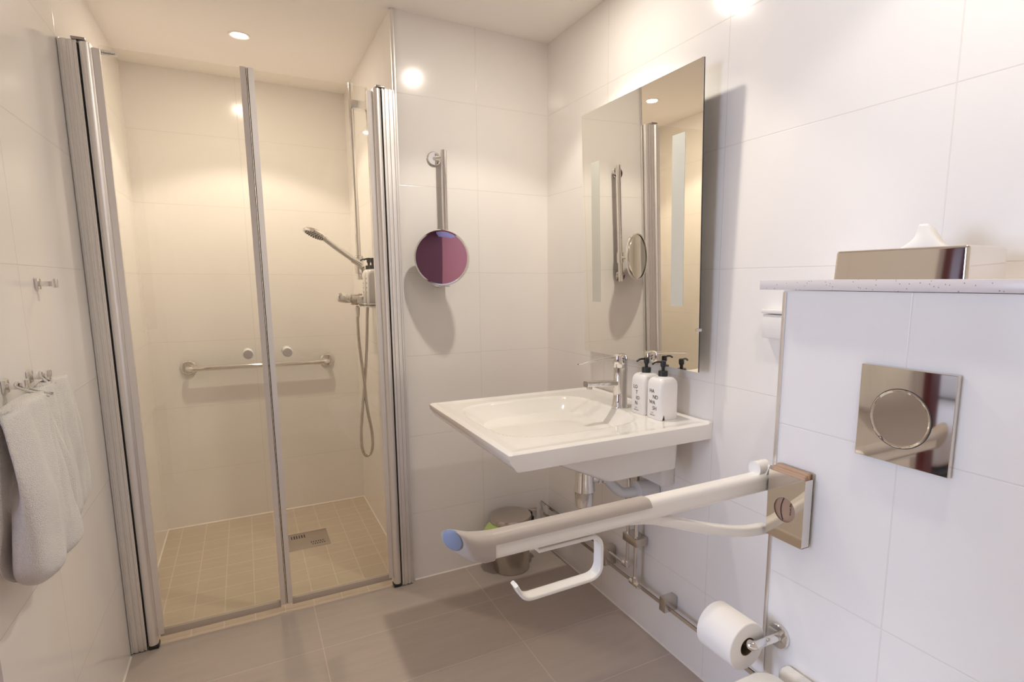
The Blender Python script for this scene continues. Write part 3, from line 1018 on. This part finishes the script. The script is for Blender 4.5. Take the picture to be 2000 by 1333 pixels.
t = thing('basin_tap', 'chrome single-lever tap standing at the back of the washbasin', 'tap', (-0.118, -0.735, 0.842))
TX, TY = -0.112, -0.722
b = bm_new()
lathe(b, [(0.0275, -0.002), (0.0275, 0.003), (0.0250, 0.006), (0.0235, 0.05), (0.0230, 0.105), (0.0240, 0.130), (0.0240, 0.1335)], (TX, TY, 0.842), n=40)
obj('body', b, M['chrome'], t, smooth=50)
sweep(b := bm_new(), smooth_path([(TX - 0.01, TY, 0.924), (TX - 0.06, TY, 0.926), (TX - 0.115, TY, 0.929), (TX - 0.137, TY, 0.930)], 5), rrect(0.028, 0.019, 0.007), (0, 0, 1))
so = obj('spout', b, M['chrome'], t, smooth=50)
obj('aerator', cyl(bm_new(), (TX - 0.122, TY, 0.922), (TX - 0.122, TY, 0.913), 0.0095, n=20), M['steel'], so)
b = bm_new()
lathe(b, [(0.0235, 0.0), (0.0245, 0.002), (0.0250, 0.032), (0.0230, 0.040), (0.013, 0.0435), (0.0, 0.044)], (TX - 0.002, TY, 0.978), (-0.05, 0, 1), n=40)
hd2 = obj('lever_head', b, M['chrome'], t, smooth=50)
sweep(b := bm_new(), smooth_path([(TX, TY, 1.0115), (TX - 0.05, TY, 1.010), (TX - 0.11, TY, 1.004), (TX - 0.165, TY, 0.997)], 5), rrect(0.014, 0.0062, 0.0028), (0, 0, 1), True, [1.5, 1.4, 1.3, 1.2, 1.1, 1.05, 1, 1, 1, 1, 1, 1, .95, .9, .85, .7])
obj('lever', b, M['chrome'], hd2, smooth=50)

# ---- bottle trap and waste pipe
t = thing('waste_trap', 'chrome bottle trap with pale plastic waste pipe under the washbasin', 'waste trap', (-0.245, -0.72, 0.51))
QX, QY = -0.245, -0.715
b = bm_new()
lathe(b, [(0.017, 0.185), (0.017, 0.130), (0.030, 0.128), (0.033, 0.092), (0.036, 0.060), (0.033, 0.056), (0.031, 0.020), (0.029, 0.006), (0.020, 0.0), (0.0, 0.0)], (QX, QY, 0.508), n=40)
tr = obj('cup', b, M['chrome'], t, smooth=40)
cyl(b := bm_new(), (QX + 0.02, QY - 0.004, 0.607), (QX + 0.065, QY - 0.012, 0.607), 0.017, n=24)
cyl(b, (QX + 0.045, QY - 0.008, 0.607), (QX + 0.068, QY - 0.012, 0.607), 0.022, n=8)
obj('union_nut', b, M['chrome'], t, smooth=40)
obj('waste_pipe', tube(bm_new(), smooth_path([(QX + 0.06, QY - 0.012, 0.607), (QX + 0.078, QY - 0.016, 0.598), (QX + 0.105, QY - 0.023, 0.568), (QX + 0.130, QY - 0.034, 0.548), (QX + 0.160, QY - 0.050, 0.549), (-0.060, QY - 0.062, 0.553)], 5), 0.0175, 20), M['pipe_plastic'], t, smooth=60)
obj('wall_sleeve', lathe(bm_new(), [(0.0, 0.0), (0.028, 0.0), (0.033, 0.004), (0.033, 0.045), (0.031, 0.076)], (-0.077, QY - 0.060, 0.553), (1, -0.10, 0), n=32), M['pipe_plastic'], t, smooth=45)

# ---- supply pipes
t = thing('water_pipes', 'pair of chrome water pipes running along the right wall and up to the washbasin', 'pipes', (-0.04, -0.70, 0.19))
PX = -0.038
ZU, ZL = 0.232, 0.186
obj('pipe', tube(bm_new(), fillet_path([(PX, -0.003, ZU), (PX, -0.684, ZU), (PX, -0.684, 0.690)], 0.012, 5), 0.0062, 14), M['chrome'], t, smooth=60)
b = tube(bm_new(), [(PX, -0.003, ZL), (PX, BY + 0.003, ZL)], 0.0075, 14)
obj('pipe', b, M['chrome'], t, smooth=60)
b = cyl(bm_new(), (PX, -0.733, ZL), (PX, -0.733, 0.690), 0.0075, n=16)
obj('pipe', b, M['chrome'], t, smooth=60)
for nm, p, ax, l, r in (('elbow_fitting', (PX, -0.684, ZU), (0, 0, 1), 0.016, 0.0105), ('tee_fitting', (PX, -0.733, ZL), (0, 0, 1), 0.024, 0.012)):
    b = bm_new()
    P = Vector(p)
    cyl(b, P + Vector((0, 0, -0.004)), P + Vector((0, 0, l)), r, n=18)
    cyl(b, P + Vector((0, 0.024, 0)), P + Vector((0, -0.006 if nm[0] == 'e' else -0.026, 0)), r, n=18)
    obj(nm, b, M['chrome'], t, smooth=50)
obj('pipe_clip', box(bm_new(), PX - 0.014, -0.0005, -0.560, -0.530, ZL - 0.014, ZU + 0.014, 0.002), M['steel'], t, label='large square clip over both pipes')
obj('pipe_clip', box(bm_new(), PX - 0.014, -0.0005, -0.752, -0.670, 0.330, 0.360, 0.002), M['steel'], t, label='clip joining the two rising pipes')
obj('pipe_clip', box(bm_new(), PX - 0.016, -0.0005, -0.915, -0.885, ZL - 0.014, ZL + 0.034, 0.002), M['steel'], t, label='single square clip on the lower pipe')
for yy in (-0.684, -0.733):
    obj('connector', lathe(bm_new(), [(0.008, 0.0), (0.012, 0.004), (0.012, 0.022), (0.008, 0.026)], (PX, yy, 0.475), n=18), M['steel'], t, smooth=40)

# ================================================================== PEDAL BIN
t = thing('pedal_bin', 'small round steel bin in the corner with a green bag poking out', 'bin', (-0.235, -0.095, 0))
QX, QY = -0.238, -0.097
b = bm_new()
lathe(b, [(0.0, 0.002), (0.078, 0.0), (0.080, 0.004), (0.081, 0.205), (0.083, 0.212), (0.078, 0.212), (0.076, 0.05), (0.0, 0.05)], (QX, QY, 0.0), n=56)
obj('body', b, M['steel'], t, smooth=40)
b = bm_new()
lathe(b, [(0.086, 0.220), (0.090, 0.224), (0.091, 0.240), (0.088, 0.247), (0.070, 0.250), (0.0, 0.252)], (QX, QY, 0.0), n=56)
lid = obj('lid', b, M['steel'], t, smooth=35)
obj('inner_rim', lathe(bm_new(), [(0.083, 0.209), (0.088, 0.212), (0.088, 0.221), (0.080, 0.221)], (QX - 0.002, QY + 0.001, 0), n=48, close=False), M['black'], t, label='black plastic rim')
b = bm_new()
box(b, QX + 0.070, QX + 0.105, QY - 0.02, QY + 0.02, 0.190, 0.226, 0.004)
box(b, QX + 0.085, QX + 0.100, QY - 0.015, QY + 0.015, 0.222, 0.246, 0.004)
obj('hinge', b, M['black'], t, label='black hinge at the back')
random.seed(5)
b = bm_new()
def fbag(u, v):
    a = math.radians(140 + 100 * u)
    bulge = math.sin(u * PI)
    r = 0.082 + (0.012 + 0.032 * bulge) * math.sin(v * PI * 0.85) + 0.005 * math.sin(u * 31 + v * 7) * v
    z = 0.226 - 0.050 * v - 0.010 * abs(math.sin(u * 11)) * v
    return Vector((QX + r * math.cos(a), min(QY + r * math.sin(a), -0.002), z))
o = obj('bag', grid(b, fbag, 44, 8), M['bin_bag'], t, smooth=70, label='pale green bin bag folded over the rim')
sd = o.modifiers.new('thickness', 'SOLIDIFY')
sd.thickness = 0.0008
b = box(bm_new(), -0.112, -0.064, -0.006, 0.0, 0.166, 0.212, 0.001)
tag(obj('steel_wall_plate', b, M['chrome'], origin=(-0.088, 0, 0.19)), 'small square steel plate on the wall behind the bin', 'wall plate')

# ================================================================== CISTERN LEDGE AND FITTINGS
b = box(bm_new(), -0.236, -0.0005, -2.215, -1.394, 1.2425, 1.2630, 0.001)
tag(obj('stone_ledge', b, M['terrazzo'], origin=(-0.12, -1.8, 1.2425)), 'pale speckled stone ledge on top of the tiled cistern box', 'ledge')

t = thing('tissue_box', 'shiny chrome tissue box cover standing on the stone ledge', 'tissue box', (-0.145, -1.655, 1.263))
TB = (-0.205, -0.080, -1.772, -1.541, 1.2632, 1.3165)
tx0, tx1, ty0, ty1, tz0, tz1 = TB
cxx, cyy = (tx0 + tx1) / 2, (ty0 + ty1) / 2
def tr_(z, g, r):
    return [(cxx + p, cyy + q, z) for p, q in rrect(tx1 - tx0 - g, ty1 - ty0 - g, r)]
bb = loft(bm_new(), [tr_(tz0, 0.0, 0.006), tr_(tz1 - 0.005, 0.003, 0.006), tr_(tz1 - 0.0015, 0.005, 0.006), tr_(tz1, 0.010, 0.005)])
obj('cover', bb, M['nickel'], t, smooth=60, wn=True)
bb = prism(bm_new(), [(cxx + p, cyy + q) for p, q in rrect(0.035, 0.13, 0.017)], 'z', tz1 - 0.0002, tz1 + 0.0006)
obj('slot', bb, M['ink'], t, label='dark oval opening')
random.seed(8)
def ftis(u, v):
    a = u - 0.5
    prof = math.exp(-(a / 0.30) ** 4) * 0.78 + 0.22 * (1 - abs(a * 2))
    y = -1.668 - a * 0.150 * (1 - 0.38 * v) + 0.004 * math.sin(v * 5 + u * 5)
    x = cxx - 0.012 + 0.020 * v + 0.007 * math.sin(u * 9) * v
    z = tz1 - 0.004 + v * 0.050 * prof * (1 - 0.25 * abs(a + 0.1)) + 0.0015 * math.sin(u * 23) * v
    return Vector((x, y, z))
o = obj('tissue', grid(bm_new(), ftis, 30, 12), M['paper'], smooth=180, origin=(cxx, -1.668, tz1))
sd = o.modifiers.new('thickness', 'SOLIDIFY')
sd.thickness = 0.0006
tag(o, 'white paper tissue poking out of the chrome tissue box', 'tissue')

# flush plate
t = thing('flush_plate', 'square mirror-polished chrome flush plate on the tiled cistern box', 'flush plate', (BX, -1.705, 0.945))
obj('plate', box(bm_new(), BX - 0.011, BX, -1.787, -1.628, 0.945, 1.113, 0.0015), M['nickel'], t, smooth=60, wn=True)
fc = (BX - 0.011, -1.7035, 1.026)
b = lathe(bm_new(), [(0.0505, 0.0002), (0.0505, 0.0022), (0.0492, 0.0030), (0.0478, 0.0022), (0.0465, 0.0014), (0.030, 0.0009), (0.0, 0.0007)], fc, (-1, 0, 0), 72, close=False)
bt = obj('button', b, M['nickel'], t, smooth=12, label='round polished push button')
b = lathe(bm_new(), [(0.0508, 0.0001), (0.0522, 0.0004)], fc, (-1, 0, 0), 72, close=False)
obj('groove', b, M['ink'], bt, smooth=0)

# sanitary bag holder
t = thing('bag_holder', 'polished steel holder with a round window and brown paper bags', 'bag holder', (BX, -1.50, 0.72))
hx0, hx1, hy0, hy1, hz0, hz1 = -0.2475, -0.2233, -1.545, -1.456, 0.722, 0.866
b = bm_new()
# front sheet with a round window
hc_, hr = ((hy0 + hy1) / 2 + 0.001, 0.790), 0.026
nseg = 48
def front_ring(x):
    outer, inner = [], []
    for i in range(nseg):
        a = 2 * PI * i / nseg
        c, s = math.cos(a), math.sin(a)
        k = 1e9
        if abs(c) > 1e-9:
            k = min(k, ((hy1 - hc_[0]) if c > 0 else (hy0 - hc_[0])) / c)
        if abs(s) > 1e-9:
            k = min(k, ((hz1 - hc_[1]) if s > 0 else (hz0 - hc_[1])) / s)
        outer.append(b.verts.new((x, hc_[0] + k * c, hc_[1] + k * s)))
        inner.append(b.verts.new((x, hc_[0] + hr * c, hc_[1] + hr * s)))
    return outer, inner
o1, i1 = front_ring(hx0)
o2, i2 = front_ring(hx0 + 0.0012)
# square the corners by snapping the nearest outer points
for ring_ in (o1, o2):
    for cy_, cz_ in ((hy0, hz0), (hy0, hz1), (hy1, hz0), (hy1, hz1)):
        v = min(ring_, key=lambda q: (q.co.y - cy_) ** 2 + (q.co.z - cz_) ** 2)
        v.co.y, v.co.z = cy_, cz_
for i in range(nseg):
    j = (i + 1) % nseg
    b.faces.new((o1[i], o1[j], i1[j], i1[i]))
    b.faces.new((o2[i], i2[i], i2[j], o2[j]))
    b.faces.new((i1[i], i1[j], i2[j], i2[i]))
    b.faces.new((o1[i], o2[i], o2[j], o1[j]))
box(b, hx0 + 0.0012, hx1, hy0, hy0 + 0.0012, hz0, hz1 + 0.0)
box(b, hx0 + 0.0012, hx1, hy1 - 0.0012, hy1, hz0, hz1 + 0.0)
box(b, hx0 + 0.0012, hx1, hy0, hy1, hz0, hz0 + 0.0012)
box(b, hx1 - 0.0012, hx1, hy0, hy1, hz0, hz1 + 0.010)
obj('case', b, M['nickel'], t, smooth=0)
random.seed(3)
for i in range(7):
    x = hx0 + 0.0035 + i * 0.0029
    z1 = hz1 + 0.003 + random.random() * 0.006 + i * 0.0009
    y0, y1 = hy0 + 0.003 + random.random() * 0.003, hy1 - 0.003 - random.random() * 0.003
    def fb(u, v, x=x, z1=z1, y0=y0, y1=y1, i=i):
        return Vector((x + 0.0008 * math.sin(u * 8 + i), y0 + (y1 - y0) * u, hz0 + 0.003 + (z1 - hz0 - 0.003) * v))
    o = obj('paper_bag', grid(bm_new(), fb, 12, 3), M['bag'], origin=(x, (y0 + y1) / 2, hz0 + 0.002))
    sd = o.modifiers.new('thickness', 'SOLIDIFY')
    sd.thickness = 0.0012
    tag(o, 'folded brown paper bag standing in the steel holder', 'paper bag', 'brown paper bags in the holder')
    if i == 0:
        o['label'] = 'front brown paper bag with print, showing through the round window of the steel holder'
        tb = text_bm([('bag service', 0, 0)], 0.0058, (x - 0.0016, hc_[0] - 0.012, 0.808), (0, 0, -1), (0, 1, 0) if False else (0, -1, 0), 0.0002)
        obj('lettering', tb, M['ink'], o, smooth=0)
        lb = bm_new()
        sweep(lb, [(x - 0.0014, hc_[0] + 0.004 + 0.006 * math.sin(s / 12 * PI), 0.766 + 0.048 * s / 12) for s in range(13)], [(-0.0012, -0.0001), (0.0012, -0.0001), (0.0012, 0.0001), (-0.0012, 0.0001)], (1, 0, 0))
        obj('printed_curve', lb, M['ink'], o, smooth=0)

# toilet roll and its holder
RX_, RZ_, RY0_, RY1_ = -0.304, 0.490, -1.474, -1.374
t = thing('roll_holder', 'chrome toilet roll holder with a round wall flange', 'toilet roll holder', (BX, -1.482, 0.486))
obj('flange', lathe(bm_new(), [(0.0275, 0.0), (0.0275, 0.005), (0.0255, 0.008), (0.0, 0.008)], (BX, -1.484, 0.487), (-1, 0, 0)), M['chrome'], t, smooth=40)
obj('arm', tube(bm_new(), fillet_path([(BX - 0.006, -1.4855, 0.487), (-0.302, -1.4865, 0.4895), (-0.304, -1.378, 0.4895)], 0.009, 6), 0.0105, 20), M['chrome'], t, smooth=60)
t = thing('toilet_roll', 'nearly full white toilet roll on the chrome holder', 'toilet roll', (RX_, -1.424, RZ_ - 0.052))
rc = (RX_, RY0_, RZ_ - 0.008)
obj('paper', lathe(bm_new(), [(0.0205, 0.0), (0.051, 0.0), (0.0525, 0.0015), (0.0525, 0.0985), (0.051, 0.100), (0.0205, 0.100), (0.0205, 0.0)], rc, (0, 1, 0), 64, close=False), M['paper'], t, smooth=40)
obj('core', lathe(bm_new(), [(0.0203, 0.0005), (0.0190, 0.0005), (0.0190, 0.0995), (0.0203, 0.0995)], rc, (0, 1, 0), 40, close=False), M['card'], t, smooth=60, label='brown cardboard core')
def fsheet(u, v):
    a = -0.25 - v * 0.2
    x0_ = RX_ + 0.0527
    return Vector((x0_ - 0.0005 + 0.010 * v * v + 0.002 * math.sin(u * 5) * v, RY0_ + 0.002 + 0.096 * u, rc[2] - 0.001 - 0.098 * v))
o = obj('loose_sheet', grid(bm_new(), fsheet, 10, 12), M['paper'], t, smooth=180)
sd = o.modifiers.new('thickness', 'SOLIDIFY')
sd.thickness = 0.0005

# ================================================================== FOLD-DOWN SUPPORT RAIL
AY = -1.430
t = thing('support_rail', 'long fold-down support rail with a grey grip reaching out over the toilet', 'support rail', (BX, AY, 0.70))
sec = rrect(0.037, 0.041, 0.012, 6)
pts = [(x, AY, 0.8295) for x in (-0.221, -0.40, -0.60, -0.872)]
obj('beam', sweep(bm_new(), pts, sec, (0, 0, 1)), M['painted'], t, smooth=50, wn=True)
# grip: lies over the upper half of the beam, ends in a nose that turns up
def half_sec(w, h, r, cut):
    return [(a, max(c, cut)) for a, c in rrect(w, h, r, 7)]
b = bm_new()
gp = [(-0.549, 0.62), (-0.551, 0.86), (-0.556, 0.97), (-0.565, 1.0), (-0.70, 1.0), (-0.873, 1.0)]
loft(b, [[(x, AY + p * k, 0.8295 + (q * k if q > 0 else q)) for p, q in half_sec(0.0415, 0.0470, 0.0165, 0.0085)] for x, k in gp])
nz_ = [(-0.873, 0.8290, 0.0420, 0.0480), (-0.895, 0.8305, 0.0430, 0.0500), (-0.915, 0.8350, 0.0425, 0.0490), (-0.933, 0.8420, 0.0415, 0.0485), (-0.947, 0.8490, 0.0395, 0.0440), (-0.956, 0.8535, 0.0360, 0.0385)]
rg = []
for i, (x, z, w_, h_) in enumerate(nz_):
    tl = 0.45 * i / (len(nz_) - 1)         # the end face is cut back towards the room and leans up
    rg.append([(x + 0.018 * i / 5 - q * math.sin(tl) * 0.5 - p * 0.75 * (i / 5) ** 1.3, AY + p, z + q * math.cos(tl)) for p, q in rrect(w_, h_, 0.0165, 7)])
loft(b, rg)
obj('grip', b, M['grip'], t, smooth=60, label='soft grey brown grip')
b = bm_new()
lathe(b, [(0.0185, -0.003), (0.0187, 0.0006), (0.0165, 0.0022), (0.0, 0.0030)], (-0.9385, AY, 0.8530), (-1, -0.75, -0.20), n=28)
obj('end_cap', b, M['cap'], t, smooth=60, label='blue grey end cap')
# strut curving back to the wall
st = smooth_path([(-0.2215, AY, 0.7165), (-0.29, AY, 0.7245), (-0.366, AY, 0.745), (-0.438, AY, 0.769), (-0.505, AY, 0.794), (-0.555, AY, 0.8085), (-0.63, AY, 0.8165)], 6)
obj('strut', sweep(bm_new(), st, rrect(0.026, 0.021, 0.006), (0, 0, 1), True, [1.0] * 26 + [0.98, 0.95, 0.92, 0.9, 0.86, 0.8, 0.75, 0.7, 0.65, 0.6, 0.5]), M['painted'], t, smooth=50)
obj('wall_plate', box(bm_new(), BX - 0.0055, BX - 0.0003, -1.500, AY - 0.004, 0.728, 0.862, 0.0015), M['painted'], t, smooth=40)
b = bm_new()
cyl(b, (-0.258, AY + 0.004, 0.858), (-0.224, AY + 0.004, 0.858), 0.0165, n=28)
prism(b, [(-0.250, 0.832), (-0.220, 0.832), (-0.220, 0.866), (-0.232, 0.868)], 'y', AY - 0.015, AY + 0.019)
obj('hinge_knuckle', b, M['painted'], t, smooth=45)
# paper hanger under the rail
hk = fillet_path([(-0.79, AY, 0.8035), (-0.661, AY, 0.8035), (-0.661, AY, 0.7225), (-0.817, AY, 0.7195), (-0.832, AY, 0.749)], 0.026, 8)
b = sweep(bm_new(), hk, rrect(0.030, 0.0075, 0.003), None)
bmesh.ops.delete(b, geom=b.verts[:], context='VERTS')
# flat strip: width across y, thickness in the bending plane
rings = []
for i, p in enumerate(hk):
    d = (hk[min(i + 1, len(hk) - 1)] - hk[max(i - 1, 0)]).normalized()
    n_ = Vector((-d.z, 0, d.x))
    rings.append([p + Vector((0, 1, 0)) * a + n_ * c for a, c in rrect(0.026 if i < len(hk) - 3 else 0.022, 0.0070, 0.003)])
loft(b, rings)
obj('paper_hanger', b, M['hook_white'], t, smooth=50, label='white bent hanger for a toilet roll')

# ================================================================== SMALL WALL UNIT BEHIND THE LEDGE
t = thing('wall_unit', 'small white wall unit half hidden behind the cistern box edge', 'wall unit', (-0.012, -1.25, 1.12))
obj('case', box(bm_new(), -0.024, -0.0005, -1.295, -1.221, 1.115, 1.176, 0.003), M['white_plastic'], t)
obj('top_lip', box(bm_new(), -0.028, -0.0005, -1.295, -1.218, 1.178, 1.189, 0.003), M['white_plastic'], t)

# ================================================================== TOILET
t = thing('toilet', 'white wall-hung toilet below the flush plate, only its back edge in view', 'toilet', (BX, -1.705, 0.08))
def tring(z, xf, hw, xb=BX - 0.0005):
    pts = []
    cx = xf + hw
    for i in range(24 + 1):
        a = PI / 2 + PI * i / 24
        pts.append((cx + hw * 1.25 * math.cos(a) + hw * 0.25, -1.705 + hw * math.sin(a), z))
    pts.append((xb, -1.705 - hw, z))
    pts.append((xb, -1.705 + hw, z))
    return pts
obj('bowl', loft(bm_new(), [tring(0.10, -0.50, 0.105), tring(0.16, -0.60, 0.135), tring(0.28, -0.70, 0.172), tring(0.38, -0.735, 0.184), tring(0.405, -0.735, 0.184)]), M['ceramic'], t, smooth=50)
obj('rear_deck', box(bm_new(), -0.252, BX - 0.0005, -1.900, -1.510, 0.36, 0.440, 0.012, 4), M['ceramic'], t, smooth=50)
pl = []
hwl = 0.203
for cx_, cy_, a0, a1, r in ((-0.318, -1.705 + hwl - 0.038, 90, 0, 0.038), (-0.318, -1.705 - hwl + 0.038, 0, -90, 0.038)):
    for s in range(9):
        a = math.radians(a0 + (a1 - a0) * s / 8)
        pl.append((cx_ + r * math.cos(a), cy_ + r * math.sin(a)))
for i in range(21):
    a = math.radians(-90 - 180 * i / 20)
    pl.append((-0.53 + 0.225 * math.cos(a), -1.705 + hwl * math.sin(a)))
def lr(z, s):
    return [(-0.50 + (x + 0.50) * s, -1.705 + (y + 1.705) * s, z) for x, y in pl]
obj('seat_lid', loft(bm_new(), [lr(0.406, 0.97), lr(0.410, 1.0), lr(0.436, 1.0), lr(0.446, 0.985), lr(0.451, 0.95), lr(0.453, 0.6)]), M['white_plastic'], t, smooth=50)
